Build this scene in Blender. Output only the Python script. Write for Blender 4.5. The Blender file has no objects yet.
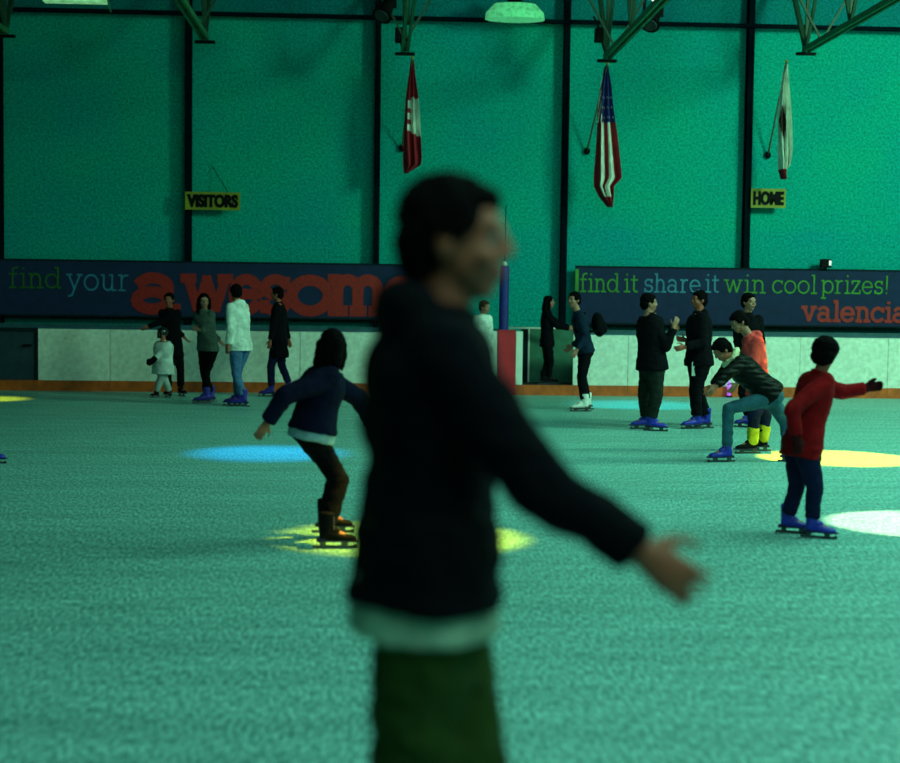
import bpy, bmesh, math, random
from mathutils import Vector as V, Matrix, noise
random.seed(7)
R = math.radians
S = bpy.context.scene
C = S.collection

# ---------------------------------------------------------------- camera
FPX = 1450.0
cd = bpy.data.cameras.new('camera'); cam = bpy.data.objects.new('camera', cd); C.objects.link(cam)
cd.sensor_width = 36; cd.lens = FPX / 900 * 36; cd.clip_end = 200
CAMP = V((0, 0, 1.65))
MW = Matrix.Rotation(R(-3.0), 4, 'Z') @ Matrix.Rotation(R(90 - 3.26), 4, 'X') @ Matrix.Rotation(R(0.72), 4, 'Z')
cam.matrix_world = Matrix.Translation(CAMP) @ MW
cd.dof.use_dof = True; cd.dof.focus_distance = 17.0; cd.dof.aperture_fstop = 1.6
S.camera = cam
S.view_settings.view_transform = 'Standard'; S.view_settings.look = 'None'
S.view_settings.gamma = 1; S.view_settings.exposure = 0; S.view_settings.use_curve_mapping = False

# ---------------------------------------------------------------- world and lights
w = bpy.data.worlds.new('world'); S.world = w; w.use_nodes = True
bg = w.node_tree.nodes['Background']; bg.inputs[0].default_value = (0.01, 0.11, 0.085, 1); bg.inputs[1].default_value = 0.25

def area(name, loc, target, size, power, col):
    l = bpy.data.lights.new(name, 'AREA'); l.shape = 'RECTANGLE'; l.size, l.size_y = size
    l.energy = power; l.color = col
    o = bpy.data.objects.new(name, l); C.objects.link(o); o.location = loc
    o.rotation_euler = (V(target) - V(loc)).to_track_quat('-Z', 'Y').to_euler(); return o
GREEN = (0.40, 1.0, 0.58); TEAL = (0.36, 1.0, 0.72)
area('wash_lamp_right', (13, 15, 7.6), (7.5, 27, 3.2), (2.5, 2.5), 1500, GREEN)
area('wash_lamp_left', (2.0, 13, 7.9), (0, 26.5, 2.2), (3, 2), 120, TEAL)
area('rink_lamp', (7.0, 10.5, 8.0), (5, 9.5, 0), (9, 8), 1180, (0.36, 1.0, 0.66))
area('near_fill_light', (3.0, 0.5, 6.5), (1.5, 4.5, 0), (6, 3), 330, (0.40, 1.0, 0.74))  # unseen fill, added to brighten the near ice and the foreground face

def spot(name, at, dia, power, col, h=5.3, off=(0.0, 1.0), blend=0.25):
    l = bpy.data.lights.new(name, 'SPOT'); l.energy = power; l.color = col; l.shadow_soft_size = 0.03
    src = V((at[0] + off[0], at[1] + off[1], h)); dst = V((at[0], at[1], 0))
    l.spot_size = 2 * math.atan(dia / 2 / (src - dst).length); l.spot_blend = blend
    o = bpy.data.objects.new(name, l); C.objects.link(o); o.location = src
    o.rotation_euler = (dst - src).to_track_quat('-Z', 'Y').to_euler(); return o

def ray(px, py):
    d = V(((px - 450) / FPX, -(py - 381.5) / FPX, -1)); return (MW.to_3x3() @ d)
def G(px, py, z=0.0):
    d = ray(px, py); t = (z - CAMP.z) / d.z; return CAMP + d * t
def W(px, py, Y):
    d = ray(px, py); t = (Y - CAMP.y) / d.y; return CAMP + d * t

YEL = (1.0, 0.70, 0.0)
spot('yellow_spot_lamp', G(835, 458), 1.75, 8500, YEL, off=(-0.7, 0.3))
spot('pale_spot_lamp', G(925, 524), 1.45, 5200, (1.0, 0.74, 0.40), off=(1.5, 0))
spot('cyan_spot_lamp', G(268, 453), 2.0, 1900, (0.0, 0.42, 1.0), blend=0.9)
spot('yellow_spot_lamp', G(410, 538), 1.75, 4200, YEL, blend=0.5, off=(2.6, 0))
spot('cyan_spot_lamp', G(640, 405), 2.6, 900, (0.0, 0.95, 1.0), blend=0.8, off=(0, -1.0))
spot('yellow_spot_lamp', G(-12, 399), 1.5, 2300, (1.0, 0.6, 0.0), blend=0.8, off=(0, -1.0))

# ---------------------------------------------------------------- materials
MATS = {}
def mat(name, rgb, rough=0.7, metal=0.0, vary=0.25, vs=6.0, bump=0.0, bs=40.0, emit=0.0, stretch=None, spec=None, wave=None):
    if name in MATS: return MATS[name]
    m = bpy.data.materials.new(name); m.use_nodes = True; MATS[name] = m
    nt = m.node_tree; b = nt.nodes['Principled BSDF']; N = nt.nodes.new; L = nt.links.new
    b.inputs['Roughness'].default_value = rough; b.inputs['Metallic'].default_value = metal
    if spec is not None: b.inputs['Specular IOR Level'].default_value = spec
    tc = N('ShaderNodeTexCoord'); mp = N('ShaderNodeMapping'); L(tc.outputs['Object'], mp.inputs[0])
    if stretch: mp.inputs['Scale'].default_value = stretch
    n = N('ShaderNodeTexNoise'); n.inputs['Scale'].default_value = vs; n.inputs['Detail'].default_value = 5
    L(mp.outputs[0], n.inputs['Vector'])
    cr = N('ShaderNodeValToRGB'); L(n.outputs[0], cr.inputs[0])
    cr.color_ramp.elements[0].position = 0.3; cr.color_ramp.elements[1].position = 0.7
    cr.color_ramp.elements[0].color = [max(0, c * (1 - vary)) for c in rgb] + [1]
    cr.color_ramp.elements[1].color = [min(1, c * (1 + vary)) for c in rgb] + [1]
    L(cr.outputs[0], b.inputs['Base Color'])
    if emit:
        L(cr.outputs[0], b.inputs['Emission Color']); b.inputs['Emission Strength'].default_value = emit
    if bump or wave:
        bp = N('ShaderNodeBump'); bp.inputs['Distance'].default_value = 0.02
        if wave:
            wv = N('ShaderNodeTexWave'); wv.bands_direction = wave; wv.inputs['Scale'].default_value = bs
            wv.inputs['Distortion'].default_value = 2.0; L(tc.outputs['Object'], wv.inputs['Vector'])
            L(wv.outputs[1], bp.inputs['Height']); bp.inputs['Strength'].default_value = bump or 1
        else:
            n2 = N('ShaderNodeTexNoise'); n2.inputs['Scale'].default_value = bs; n2.inputs['Detail'].default_value = 4
            L(mp.outputs[0], n2.inputs['Vector']); L(n2.outputs[0], bp.inputs['Height']); bp.inputs['Strength'].default_value = bump
        L(bp.outputs[0], b.inputs['Normal'])
    return m

def wall_material():
    m = bpy.data.materials.new('painted_wall'); m.use_nodes = True
    nt = m.node_tree; b = nt.nodes['Principled BSDF']; N = nt.nodes.new; L = nt.links.new
    b.inputs['Roughness'].default_value = 0.9; b.inputs['Specular IOR Level'].default_value = 0.1
    tc = N('ShaderNodeTexCoord')
    fine = N('ShaderNodeTexNoise'); fine.inputs['Scale'].default_value = 24; fine.inputs['Detail'].default_value = 6; fine.inputs['Roughness'].default_value = 0.8
    big = N('ShaderNodeTexNoise'); big.inputs['Scale'].default_value = 0.8; big.inputs['Detail'].default_value = 4
    L(tc.outputs['Object'], fine.inputs['Vector']); L(tc.outputs['Object'], big.inputs['Vector'])
    c1 = N('ShaderNodeValToRGB'); L(fine.outputs[0], c1.inputs[0])
    c1.color_ramp.elements[0].position = 0.38; c1.color_ramp.elements[1].position = 0.62
    c1.color_ramp.elements[0].color = (0.000, 0.20, 0.16, 1); c1.color_ramp.elements[1].color = (0.004, 0.54, 0.46, 1)
    c2 = N('ShaderNodeValToRGB'); L(big.outputs[0], c2.inputs[0])
    c2.color_ramp.elements[0].position = 0.3; c2.color_ramp.elements[1].position = 0.7
    c2.color_ramp.elements[0].color = (0.9, 0.86, 1.0, 1); c2.color_ramp.elements[1].color = (0.9, 1.0, 0.86, 1)
    mx = N('ShaderNodeMix'); mx.data_type = 'RGBA'; mx.blend_type = 'MULTIPLY'; mx.inputs[0].default_value = 1
    L(c1.outputs[0], mx.inputs[6]); L(c2.outputs[0], mx.inputs[7])
    # a painted band, slightly bluer, runs along the wall just above the banners; the top strip is a darker blue
    sp = N('ShaderNodeSeparateXYZ'); L(tc.outputs['Object'], sp.inputs[0])
    rp = N('ShaderNodeValToRGB'); rp.color_ramp.interpolation = 'CONSTANT'
    mr = N('ShaderNodeMapRange'); mr.inputs['From Min'].default_value = 0; mr.inputs['From Max'].default_value = 8.5
    L(sp.outputs['Z'], mr.inputs['Value']); L(mr.outputs[0], rp.inputs[0])
    e = rp.color_ramp.elements; e[0].color = (0.92, 0.95, 1.06, 1); e[0].position = 0
    e[1].position = 2.98 / 8.5; e[1].color = (1, 1, 1, 1)
    k = e.new(6.72 / 8.5); k.color = (0.8, 0.55, 0.75, 1)
    m2 = N('ShaderNodeMix'); m2.data_type = 'RGBA'; m2.blend_type = 'MULTIPLY'; m2.inputs[0].default_value = 1
    L(mx.outputs[2], m2.inputs[6]); L(rp.outputs[0], m2.inputs[7]); L(m2.outputs[2], b.inputs['Base Color'])
    bp = N('ShaderNodeBump'); bp.inputs['Strength'].default_value = 0.15; bp.inputs['Distance'].default_value = 0.02
    L(fine.outputs[0], bp.inputs['Height']); L(bp.outputs[0], b.inputs['Normal'])
    return m

def ice_material():
    m = bpy.data.materials.new('scraped_ice'); m.use_nodes = True
    nt = m.node_tree; b = nt.nodes['Principled BSDF']; N = nt.nodes.new; L = nt.links.new
    tc = N('ShaderNodeTexCoord')
    def ns(scale, det, st=None, rough=0.6, dist=0.0):
        mp = N('ShaderNodeMapping'); L(tc.outputs['Object'], mp.inputs[0])
        if st: mp.inputs['Scale'].default_value = st
        n = N('ShaderNodeTexNoise'); n.inputs['Scale'].default_value = scale; n.inputs['Detail'].default_value = det
        n.inputs['Roughness'].default_value = rough; n.inputs['Distortion'].default_value = dist
        L(mp.outputs[0], n.inputs['Vector']); return n
    fine = ns(55, 4, (1, 0.22, 1), 0.8); streak = ns(1.6, 6, (0.35, 2.2, 1), 0.65, 0.6); patch = ns(0.5, 3)
    sc = ns(9, 3, (0.25, 3.0, 1), 0.6, 1.5)
    r1 = N('ShaderNodeValToRGB'); L(fine.outputs[0], r1.inputs[0])
    r1.color_ramp.elements[0].position = 0.40; r1.color_ramp.elements[1].position = 0.62
    r1.color_ramp.elements[0].color = (0.06, 0.26, 0.25, 1); r1.color_ramp.elements[1].color = (0.46, 0.90, 0.86, 1)
    r2 = N('ShaderNodeValToRGB'); L(streak.outputs[0], r2.inputs[0])
    r2.color_ramp.elements[0].position = 0.35; r2.color_ramp.elements[1].position = 0.65
    r2.color_ramp.elements[0].color = (0.74, 0.76, 0.76, 1); r2.color_ramp.elements[1].color = (1, 1, 1, 1)
    r3 = N('ShaderNodeValToRGB'); L(sc.outputs[0], r3.inputs[0])   # blade scratches
    e = r3.color_ramp.elements; e[0].position = 0.60; e[0].color = (1, 1, 1, 1); e[1].position = 0.63; e[1].color = (0.8, 0.82, 0.82, 1)
    x1 = N('ShaderNodeMix'); x1.data_type = 'RGBA'; x1.blend_type = 'MULTIPLY'; x1.inputs[0].default_value = 1
    L(r1.outputs[0], x1.inputs[6]); L(r2.outputs[0], x1.inputs[7])
    x2 = N('ShaderNodeMix'); x2.data_type = 'RGBA'; x2.blend_type = 'MULTIPLY'; x2.inputs[0].default_value = 0.7
    L(x1.outputs[2], x2.inputs[6]); L(r3.outputs[0], x2.inputs[7])
    L(x2.outputs[2], b.inputs['Base Color'])
    rr = N('ShaderNodeMapRange'); rr.inputs['To Min'].default_value = 0.3; rr.inputs['To Max'].default_value = 0.65
    L(patch.outputs[0], rr.inputs['Value']); L(rr.outputs[0], b.inputs['Roughness'])
    b.inputs['Specular IOR Level'].default_value = 0.25
    bp = N('ShaderNodeBump'); bp.inputs['Strength'].default_value = 0.15; bp.inputs['Distance'].default_value = 0.01
    L(fine.outputs[0], bp.inputs['Height']); L(bp.outputs[0], b.inputs['Normal'])
    return m

# ---------------------------------------------------------------- mesh helpers
class MB:
    def __init__(s): s.v = []; s.f = []; s.m = []; s.mi = 0
    def face(s, idx): s.f.append(idx); s.m.append(s.mi)
    def loft(s, rings, n=16):
        i0 = len(s.v)
        for c, a, b in rings:
            for k in range(n):
                t = 2 * math.pi * k / n; s.v.append(c + a * math.cos(t) + b * math.sin(t))
        for r in range(len(rings) - 1):
            for k in range(n):
                p = i0 + r * n + k; q = i0 + r * n + (k + 1) % n
                s.face((p, q, q + n, p + n))
        s.face(tuple(i0 + k for k in range(n))[::-1]); s.face(tuple(i0 + (len(rings) - 1) * n + k for k in range(n)))
    def ball(s, c, a, b, d, n=16, rings=9):
        s.loft([(c + d * -math.cos(math.pi * (k + .35) / (rings - .3)), a * math.sin(math.pi * (k + .35) / (rings - .3)), b * math.sin(math.pi * (k + .35) / (rings - .3))) for k in range(rings)], n)
    def sph(s, c, r, n=14): s.ball(c, V((r, 0, 0)), V((0, r, 0)), V((0, 0, r)), n)
    def seg(s, p, r0, q, r1, n=14):
        p, q = V(p), V(q); d = (q - p)
        if d.length < 1e-6: return
        d.normalize(); u = d.orthogonal().normalized(); w_ = d.cross(u)
        s.loft([(p, u * r0, w_ * r0), (q, u * r1, w_ * r1)], n)
    def chain(s, pts, rad, flat=False, n=14):
        for i in range(len(pts) - 1): s.seg(pts[i], rad[i], pts[i + 1], rad[i + 1], n)
        for i, p in enumerate(pts):
            if flat and i == len(pts) - 1: continue
            s.sph(V(p), rad[i] * 0.995, n)
    def box(s, c, h, ax=None):
        c = V(c); ax = ax or (V((1, 0, 0)), V((0, 1, 0)), V((0, 0, 1)))
        i = len(s.v)
        for x in (-1, 1):
            for y in (-1, 1):
                for z in (-1, 1): s.v.append(c + ax[0] * (x * h[0]) + ax[1] * (y * h[1]) + ax[2] * (z * h[2]))
        for q in ((0, 1, 3, 2), (4, 6, 7, 5), (0, 4, 5, 1), (2, 3, 7, 6), (0, 2, 6, 4), (1, 5, 7, 3)): s.face(tuple(i + k for k in q))
    def bb(s, lo, hi): s.box([(a + b) / 2 for a, b in zip(lo, hi)], [abs(b - a) / 2 for a, b in zip(lo, hi)])
    def beam(s, p, q, w_, h):
        p, q = V(p), V(q); d = (q - p); L_ = d.length; d.normalize()
        up = V((0, 0, 1)) if abs(d.z) < 0.95 else V((1, 0, 0))
        sd = d.cross(up).normalized(); up = sd.cross(d)
        s.box((p + q) / 2, (L_ / 2, w_ / 2, h / 2), (d, sd, up))
    def mesh(s, name, off=V((0, 0, 0))):
        me = bpy.data.meshes.new(name); me.from_pydata([tuple(v - off) for v in s.v], [], s.f)
        me.polygons.foreach_set('material_index', s.m)
        bm = bmesh.new(); bm.from_mesh(me); bmesh.ops.recalc_face_normals(bm, faces=bm.faces); bm.to_mesh(me); bm.free()
        return me

def link(name, me, mats, parent=None, loc=None, smooth=False, bevel=0):
    o = bpy.data.objects.new(name, me); C.objects.link(o)
    for m in (mats if isinstance(mats, (list, tuple)) else [mats]): me.materials.append(m)
    if smooth: me.shade_smooth()
    if parent: o.parent = parent
    if loc is not None: o.location = loc
    if bevel:
        md = o.modifiers.new('bevel', 'BEVEL'); md.width = bevel; md.segments = 2; md.limit_method = 'ANGLE'
    return o
def tag(o, label=None, cat=None, group=None, kind=None):
    if label: o['label'] = label
    if cat: o['category'] = cat
    if group: o['group'] = group
    if kind: o['kind'] = kind
    return o
def put(name, mb, m, root=None, org=None, **k):
    """a mesh part below root, or a top-level mesh with its origin at org"""
    if root is not None: return link(name, mb.mesh(name, root['org_']), m, root, **k)
    org = org or V((0, 0, 0)); o = link(name, mb.mesh(name, org), m, None, org, **k); return o
def empty(name, loc):
    o = bpy.data.objects.new(name, None); C.objects.link(o); o.location = loc; o['org_'] = V(loc); o.empty_display_size = 0.1; return o
class Root:      # part origin bookkeeping without leaving properties behind
    def __init__(s, o, org): s.o = o; s.org = V(org)
def thing(name, org, label, cat, group=None):
    o = bpy.data.objects.new(name, None); C.objects.link(o); o.location = V(org); o.empty_display_size = 0.1
    tag(o, label, cat, group); return Root(o, org)
def part(root, name, mb, m, **k):
    return link(name, mb.mesh(name, root.org), m, root.o, **k)
def solid(name, label, cat, mb, m, org, group=None, **k):
    return tag(link(name, mb.mesh(name, V(org)), m, None, V(org), **k), label, cat, group)

def remesh(mb, org, vox, smooth=4, amp=0.0, fs=8.0, seed=0.0):
    me = mb.mesh('tmp', org); o = bpy.data.objects.new('tmp', me); C.objects.link(o)
    r = o.modifiers.new('r', 'REMESH'); r.mode = 'VOXEL'; r.voxel_size = vox
    if smooth:
        sm = o.modifiers.new('s', 'SMOOTH'); sm.factor = 0.5; sm.iterations = smooth
    dg = bpy.context.evaluated_depsgraph_get(); dg.update()
    out = bpy.data.meshes.new_from_object(o.evaluated_get(dg)); bpy.data.objects.remove(o)
    if amp:
        nv_ = len(out.vertices); co = [0.0] * (3 * nv_); out.vertices.foreach_get('co', co)
        nr = [tuple(v.normal) for v in out.vertices]
        for i_ in range(nv_):
            c = V(co[3 * i_:3 * i_ + 3]); q = V((c.x * fs, c.y * fs, c.z * fs * 1.6 + seed))
            co[3 * i_:3 * i_ + 3] = c + V(nr[i_]) * (amp * noise.fractal(q, 1.0, 2.0, 3))
        out.vertices.foreach_set('co', co); out.update()
    out.materials.clear(); return out

# ---------------------------------------------------------------- setting
YB, YW = 25.0, 27.0
M_wall = wall_material(); M_ice = ice_material()
M_steel = mat('column_steel', (0.001, 0.006, 0.012), 0.9, spec=.05)
M_board = mat('board_white', (0.78, 0.80, 0.74), 0.45, vary=0.16, vs=14, bump=0.05)
M_kick = mat('kick_plate_orange', (0.62, 0.10, 0.01), 0.5, vary=0.25, vs=9)
M_dark = mat('dark_paint', (0.006, 0.015, 0.022), 0.8, spec=.1)
M_black = mat('black_metal', (0.003, 0.0035, 0.004), 0.7, spec=.12)

fl = MB(); fl.bb((-22, -6, -0.05), (22, YB, 0)); tag(put('floor', fl, M_ice), kind='structure')
fl = MB(); fl.bb((-22, YB, -0.05), (22, YW, 0.17)); tag(put('floor', fl, mat('rubber_floor', (0.015, 0.018, 0.02), 0.9)), kind='structure')
wl = MB(); wl.bb((-22, YW, -0.1), (22, YW + 0.3, 8.6)); tag(put('wall_back', wl, M_wall), kind='structure')
ce = MB(); ce.bb((-22, -6, 8.6), (22, YW + 0.3, 8.8))
for i in range(45): ce.bb((-22 + i, -6, 8.5), (-21.7 + i, YW, 8.62))
tag(put('ceiling', ce, mat('ceiling_metal', (0.05, 0.09, 0.12), 0.6)), kind='structure')

# wall columns and the conduit along the top of the wall
for px in (1.5, 191, 380, 568, 751):
    x = W(px, 150, YW - .15).x - .05
    c = MB(); c.bb((x - .055, YW - .22, 0.17), (x + .055, YW - .195, 8.5)); c.bb((x - .012, YW - .2, 0.17), (x + .012, YW, 8.5)); c.bb((x - .055, YW - .022, 0.17), (x + .055, YW, 8.5))
    tag(put('trim_1', c, M_steel, org=V((x, YW - .11, .17))), kind='structure')
z0 = W(450, 19, YW - .3).z
c = MB(); c.bb((-12, YW - .34, z0 - .033), (12, YW - .225, z0 + .033)); tag(put('trim_2', c, M_steel), kind='structure')

# ---------------------------------------------------------------- lettering
def arc(cx, cy, rx, ry, a0, a1, n=14):
    return [(cx + rx * math.cos(R(a0 + (a1 - a0) * i / n)), cy + ry * math.sin(R(a0 + (a1 - a0) * i / n))) for i in range(n + 1)]
GL = {
 'f': (.6, [[(.25, 0)] + [(.25, 1.1)] + arc(.5, 1.15, .25, .27, 180, 70), [(.02, .95), (.55, .95)], [(.05, 0), (.48, 0)]]),
 'i': (.45, [[(.05, .97), (.25, .97), (.25, 0)], [(.02, 0), (.48, 0)], [(.24, 1.33), (.25, 1.4)]]),
 'n': (1.0, [[(.02, .97), (.2, .97), (.2, 0)], [(.02, 0), (.4, 0)], arc(.5, .62, .3, .35, 180, 0) + [(.8, 0)], [(.62, 0), (1.0, 0)]]),
 'd': (1.1, [arc(.47, .48, .42, .48, 0, 360, 22), [(.7, 1.42), (.9, 1.42), (.9, 0), (1.08, 0)]]),
 'y': (1.0, [[(.12, .97), (.5, .05)], [(.88, .97), (.5, .05), (.33, -.36), (.1, -.42)], [(-.02, .97), (.3, .97)], [(.7, .97), (1.02, .97)]]),
 'o': (1.0, [arc(.5, .48, .45, .48, 0, 360, 24)]),
 'u': (1.05, [[(.02, .97), (.2, .97)] + [(.2, .38)] + arc(.48, .36, .28, .36, 180, 360) + [(.78, .97)], [(.6, .97), (.78, .97), (.78, 0), (1.02, 0)]]),
 'r': (.72, [[(.02, .97), (.22, .97), (.22, 0)], [(.02, 0), (.46, 0)], arc(.56, .58, .34, .39, 180, 75)]),
 't': (.62, [[(.25, 1.3), (.25, .3)] + arc(.45, .25, .2, .25, 180, 300), [(.02, .95), (.55, .95)]]),
 's': (.8, [arc(.4, .72, .3, .25, 30, 250, 12) + arc(.4, .25, .32, .25, 80, -150, 12), [(.68, .97), (.68, .74)], [(.08, 0), (.08, .24)]]),
 'h': (1.0, [[(.02, 1.42), (.2, 1.42), (.2, 0)], [(.02, 0), (.4, 0)], arc(.5, .62, .3, .35, 180, 0) + [(.8, 0)], [(.62, 0), (1.0, 0)]]),
 'a': (1.0, [[(.12, .8)] + arc(.42, .66, .32, .31, 140, 0) + [(.74, 0), (.95, 0)], arc(.4, .27, .34, .27, 0, 360, 18)]),
 'e': (.95, [[(.05, .5), (.9, .5)] + arc(.47, .48, .43, .48, 5, 325, 20)]),
 'w': (1.35, [[(.14, .97), (.42, .02), (.68, .97), (.94, .02), (1.22, .97)], [(0, .97), (.3, .97)], [(1.06, .97), (1.36, .97)]]),
 'c': (.88, [arc(.48, .48, .43, .48, 40, 320, 20), [(.82, .95), (.82, .72)]]),
 'l': (.45, [[(.05, 1.42), (.25, 1.42), (.25, 0)], [(.02, 0), (.48, 0)]]),
 'p': (1.1, [[(.02, .97), (.2, .97), (.2, -.42)], [(.02, -.42), (.42, -.42)], arc(.62, .48, .42, .48, 0, 360, 22)]),
 'z': (.85, [[(.1, .76), (.1, .97), (.75, .97), (.08, 0), (.8, 0), (.8, .22)]]),
 'v': (1.0, [[(.14, .97), (.5, .02), (.86, .97)], [(-.02, .97), (.32, .97)], [(.68, .97), (1.02, .97)]]),
 'm': (1.5, [[(.02, .97), (.2, .97), (.2, 0)], [(.02, 0), (.4, 0)], arc(.47, .62, .27, .35, 180, 0) + [(.74, 0)], [(.6, 0), (.9, 0)], arc(1.01, .62, .27, .35, 180, 0) + [(1.28, 0)], [(1.12, 0), (1.48, 0)]]),
 '!': (.35, [[(.2, 1.4), (.18, .35)], [(.17, .08), (.17, 0)]]),
}
def word(mb, txt, x0, x1, base, xh, Y, sw):
    """stroked slab-serif letters, 6 mm thick, from world x0 to x1"""
    tot = sum(GL[c][0] for c in txt) + .14 * (len(txt) - 1); sx = (x1 - x0) / tot; cx = x0; k = 0
    for ch in txt:
        w_, st = GL[ch]
        for pl in st:
            P = [V((cx + a * sx, Y - .004, base + b * xh)) for a, b in pl]
            for a, b in zip(P, P[1:]):
                if (b - a).length < 1e-5: continue
                k += 1; d = (b - a).normalized()
                mb.box((a + b) / 2 + V((0, -.00012 * k, 0)), ((b - a).length / 2 + sw * .28, .003, sw / 2), (d, V((0, 1, 0)), d.cross(V((0, 1, 0)))))
        cx += (w_ + .14) * sx

# ---------------------------------------------------------------- banners
YN = YW - .26
M_navy = mat('banner_blue', (0.004, 0.016, 0.075), 0.85, vary=0.2, vs=5, bump=0.04, bs=60)
M_lgd = mat('letter_dark_green', (0.02, 0.12, 0.012), 0.7); M_lg = mat('letter_green', (0.04, 0.24, 0.008), 0.6); M_lb = mat('letter_blue', (0.03, 0.20, 0.36), 0.6)
M_lr = mat('letter_red', (0.42, 0.008, 0.004), 0.6, vary=0.3, vs=25)
def zz(py, px, Y=YN): return W(px, py, Y).z
def xx(px, py, Y=YN): return W(px, py, Y).x
def banner(p0, p1, label, texts, ptop, pbot, at):
    x0, x1 = xx(p0, 290), xx(p1, 290); zt, zb = zz(ptop, at), zz(pbot, at)
    r = thing('banner', ((x0 + x1) / 2, YN + .02, zb), label, 'banner')
    b = MB(); b.bb((x0, YN, zb), (x1, YN + .03, zt)); part(r, 'sheet', b, M_navy)
    e = MB(); e.bb((x0, YN - .008, zt - .02), (x1, YN + .036, zt + .012)); e.bb((x0, YN - .008, zb - .012), (x1, YN + .036, zb + .02))
    part(r, 'edge_rail', e, M_dark)
    for txt, a, c, base, xh, m, sw in texts:
        mb = MB(); hb = zz(base, (a + c) / 2); hx = zz(base - xh, (a + c) / 2) - hb
        word(mb, txt, xx(a, base), xx(c, base), hb, hx, YN - .0005, sw); part(r, 'lettering', mb, m)
    return r
banner(-8, 420, 'long blue banner with green, blue and red lettering on the wall, left one', [
    ('find', 9, 61, 287.5, 14, M_lgd, .032), ('your', 67, 129, 290, 15.5, M_lb, .032),
    ('a', 134, 180, 309, 32, M_lr, .20), ('w', 183, 230, 309.5, 32, M_lr, .17), ('e', 233, 260, 310, 32, M_lr, .19), ('s', 262, 289, 310.5, 32, M_lr, .18),
    ('o', 290, 330, 311, 32, M_lr, .20), ('m', 330, 386, 311, 32, M_lr, .20), ('e', 387, 417, 312, 32, M_lr, .19)], 262, 317.5, 210)
rb = banner(575, 925, 'long blue banner with the valencia lettering on the wall, right one', [
    ('find', 580, 619, 291.5, 12.5, M_lg, .03), ('it', 624, 638, 291.7, 12.5, M_lg, .03), ('share', 644, 700, 292, 12.5, M_lb, .03), ('it', 705, 719, 292, 12.5, M_lb, .03),
    ('win', 724, 765, 292.5, 12.5, M_lg, .028), ('cool', 772, 816, 293, 12.5, M_lg, .028), ('prizes!', 821, 888, 293.3, 12.5, M_lg, .028),
    ('valencia', 802, 906, 321, 13.5, M_lr, .062)], 268.5, 325.5, 740)
# pale green end strip of the right banner
s_ = MB(); s_.bb((xx(575, 290), YN - .004, zz(317, 579)), (xx(578.5, 290), YN + .001, zz(269, 579))); part(rb, 'end_strip', s_, M_lg)

# reflection strip under the banners is built as teal slabs further below
# ---------------------------------------------------------------- rink boards
def bx(px): return W(px, 360, YB).x
def board(a, b, label, kickonly=False):
    x0, x1 = bx(a), bx(b); r = thing('rink_board', ((x0 + x1) / 2, YB + .03, 0), label, 'board', None)
    if not kickonly:
        p = MB(); p.bb((x0 + .004, YB, .18), (x1 - .004, YB + .06, 1.06)); part(r, 'panel', p, M_board)
        c = MB(); c.bb((x0 + .002, YB - .012, 1.062), (x1 - .002, YB + .10, 1.085)); part(r, 'cap_rail', c, mat('cap_rail', (0.03, 0.10, 0.16), .4))
    k = MB(); k.bb((x0 + .002, YB - .014, 0), (x1 - .002, YB + .05, .177)); part(r, 'kick_plate', k, M_kick)
    return r
gl_ = ['white rink board beside the dark gate, leftmost of the boards', 'white rink board behind the small child in hockey gear',
       'white rink board behind the walking skater in a long black coat', 'white rink board behind the running girl with long hair', 'white rink board hidden behind the large foreground skater']
for (a, b), l in zip(((38, 110), (110, 210), (210, 300), (300, 390), (390, 470)), gl_): board(a, b, l)
for (a, b), l in zip(((573, 628), (628, 712), (712, 800), (800, 888), (888, 960)), (
        'white rink board right of the gate opening, behind the skater in white skates', 'white rink board behind the pair in dark jackets and blue skates',
        'white rink board behind the bending skater', 'white rink board behind the child in red', 'white rink board cut by the right edge of the photo')): board(a, b, l)
board(-40, 38, 'orange kick strip under the dark gate at the left edge', True)
board(470, 488, 'short kick strip at the feet of the child in the white sweater', True)
board(515, 573, 'orange kick strip under the gate opening where the long haired woman stands', True)
# dark gate at the left edge
x0, x1 = bx(-30), bx(38)
r = thing('gate', ((x0 + x1) / 2, YB + .02, .18), 'dark closed gate in the boards at the left edge', 'gate')
p = MB(); p.bb((x0, YB + .01, .18), (x1 - .01, YB + .05, 1.06)); part(r, 'panel', p, mat('gate_dark', (0.01, 0.035, 0.06), .5))
p = MB(); p.bb((x0, YB, 1.0), (x1 - .01, YB + .06, 1.07)); p.bb((x1 - .07, YB, .18), (x1 - .01, YB + .06, 1.0)); part(r, 'frame', p, M_dark)
p = MB(); p.bb((x1 - .25, YB - .03, .75), (x1 - .10, YB, .79)); part(r, 'latch', p, M_black)
# red panel with white posts, blue pole, inner gate
M_red = mat('red_panel', (0.62, 0.01, 0.025), .5, vary=.15); M_wpost = mat('white_post', (.8, .82, .78), .45, vary=.08)
M_gg = mat('green_panel', (0.03, 0.17, 0.11), .6)
p = MB(); p.bb((bx(497.5), YB - .05, 0), (bx(515), YB + .1, 1.10)); p.bb((bx(497.5), YB - .056, .52), (bx(515), YB - .05, .53)); p.bb((bx(497.6), YB - .06, 1.10), (bx(514.9), YB + .11, 1.125))
solid('gate_post_box', 'red upright box panel between two white posts at the gate', 'panel', p, M_red, ((bx(506)), YB, 0), bevel=.004)
for a, b, l in ((488, 497, 'white post left of the red panel, beside the child in the white sweater'), (515.5, 522.5, 'white post right of the red panel')):
    p = MB(); p.bb((bx(a) + .002, YB - .03, .0 if a < 500 else .18), (bx(b) - .002, YB + .08, 1.09)); p.bb((bx(a) + .002, YB - .035, 1.09), (bx(b) - .002, YB + .09, 1.105)); solid('gate_post', l, 'post', p, M_wpost, (bx((a + b) / 2), YB, 0 if a < 500 else .18), bevel=.004)
r = thing('gate', (bx(545), YB + .7, .17), 'open green gate panel behind the woman in the opening', 'gate')
YG = YB + 1.0
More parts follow.
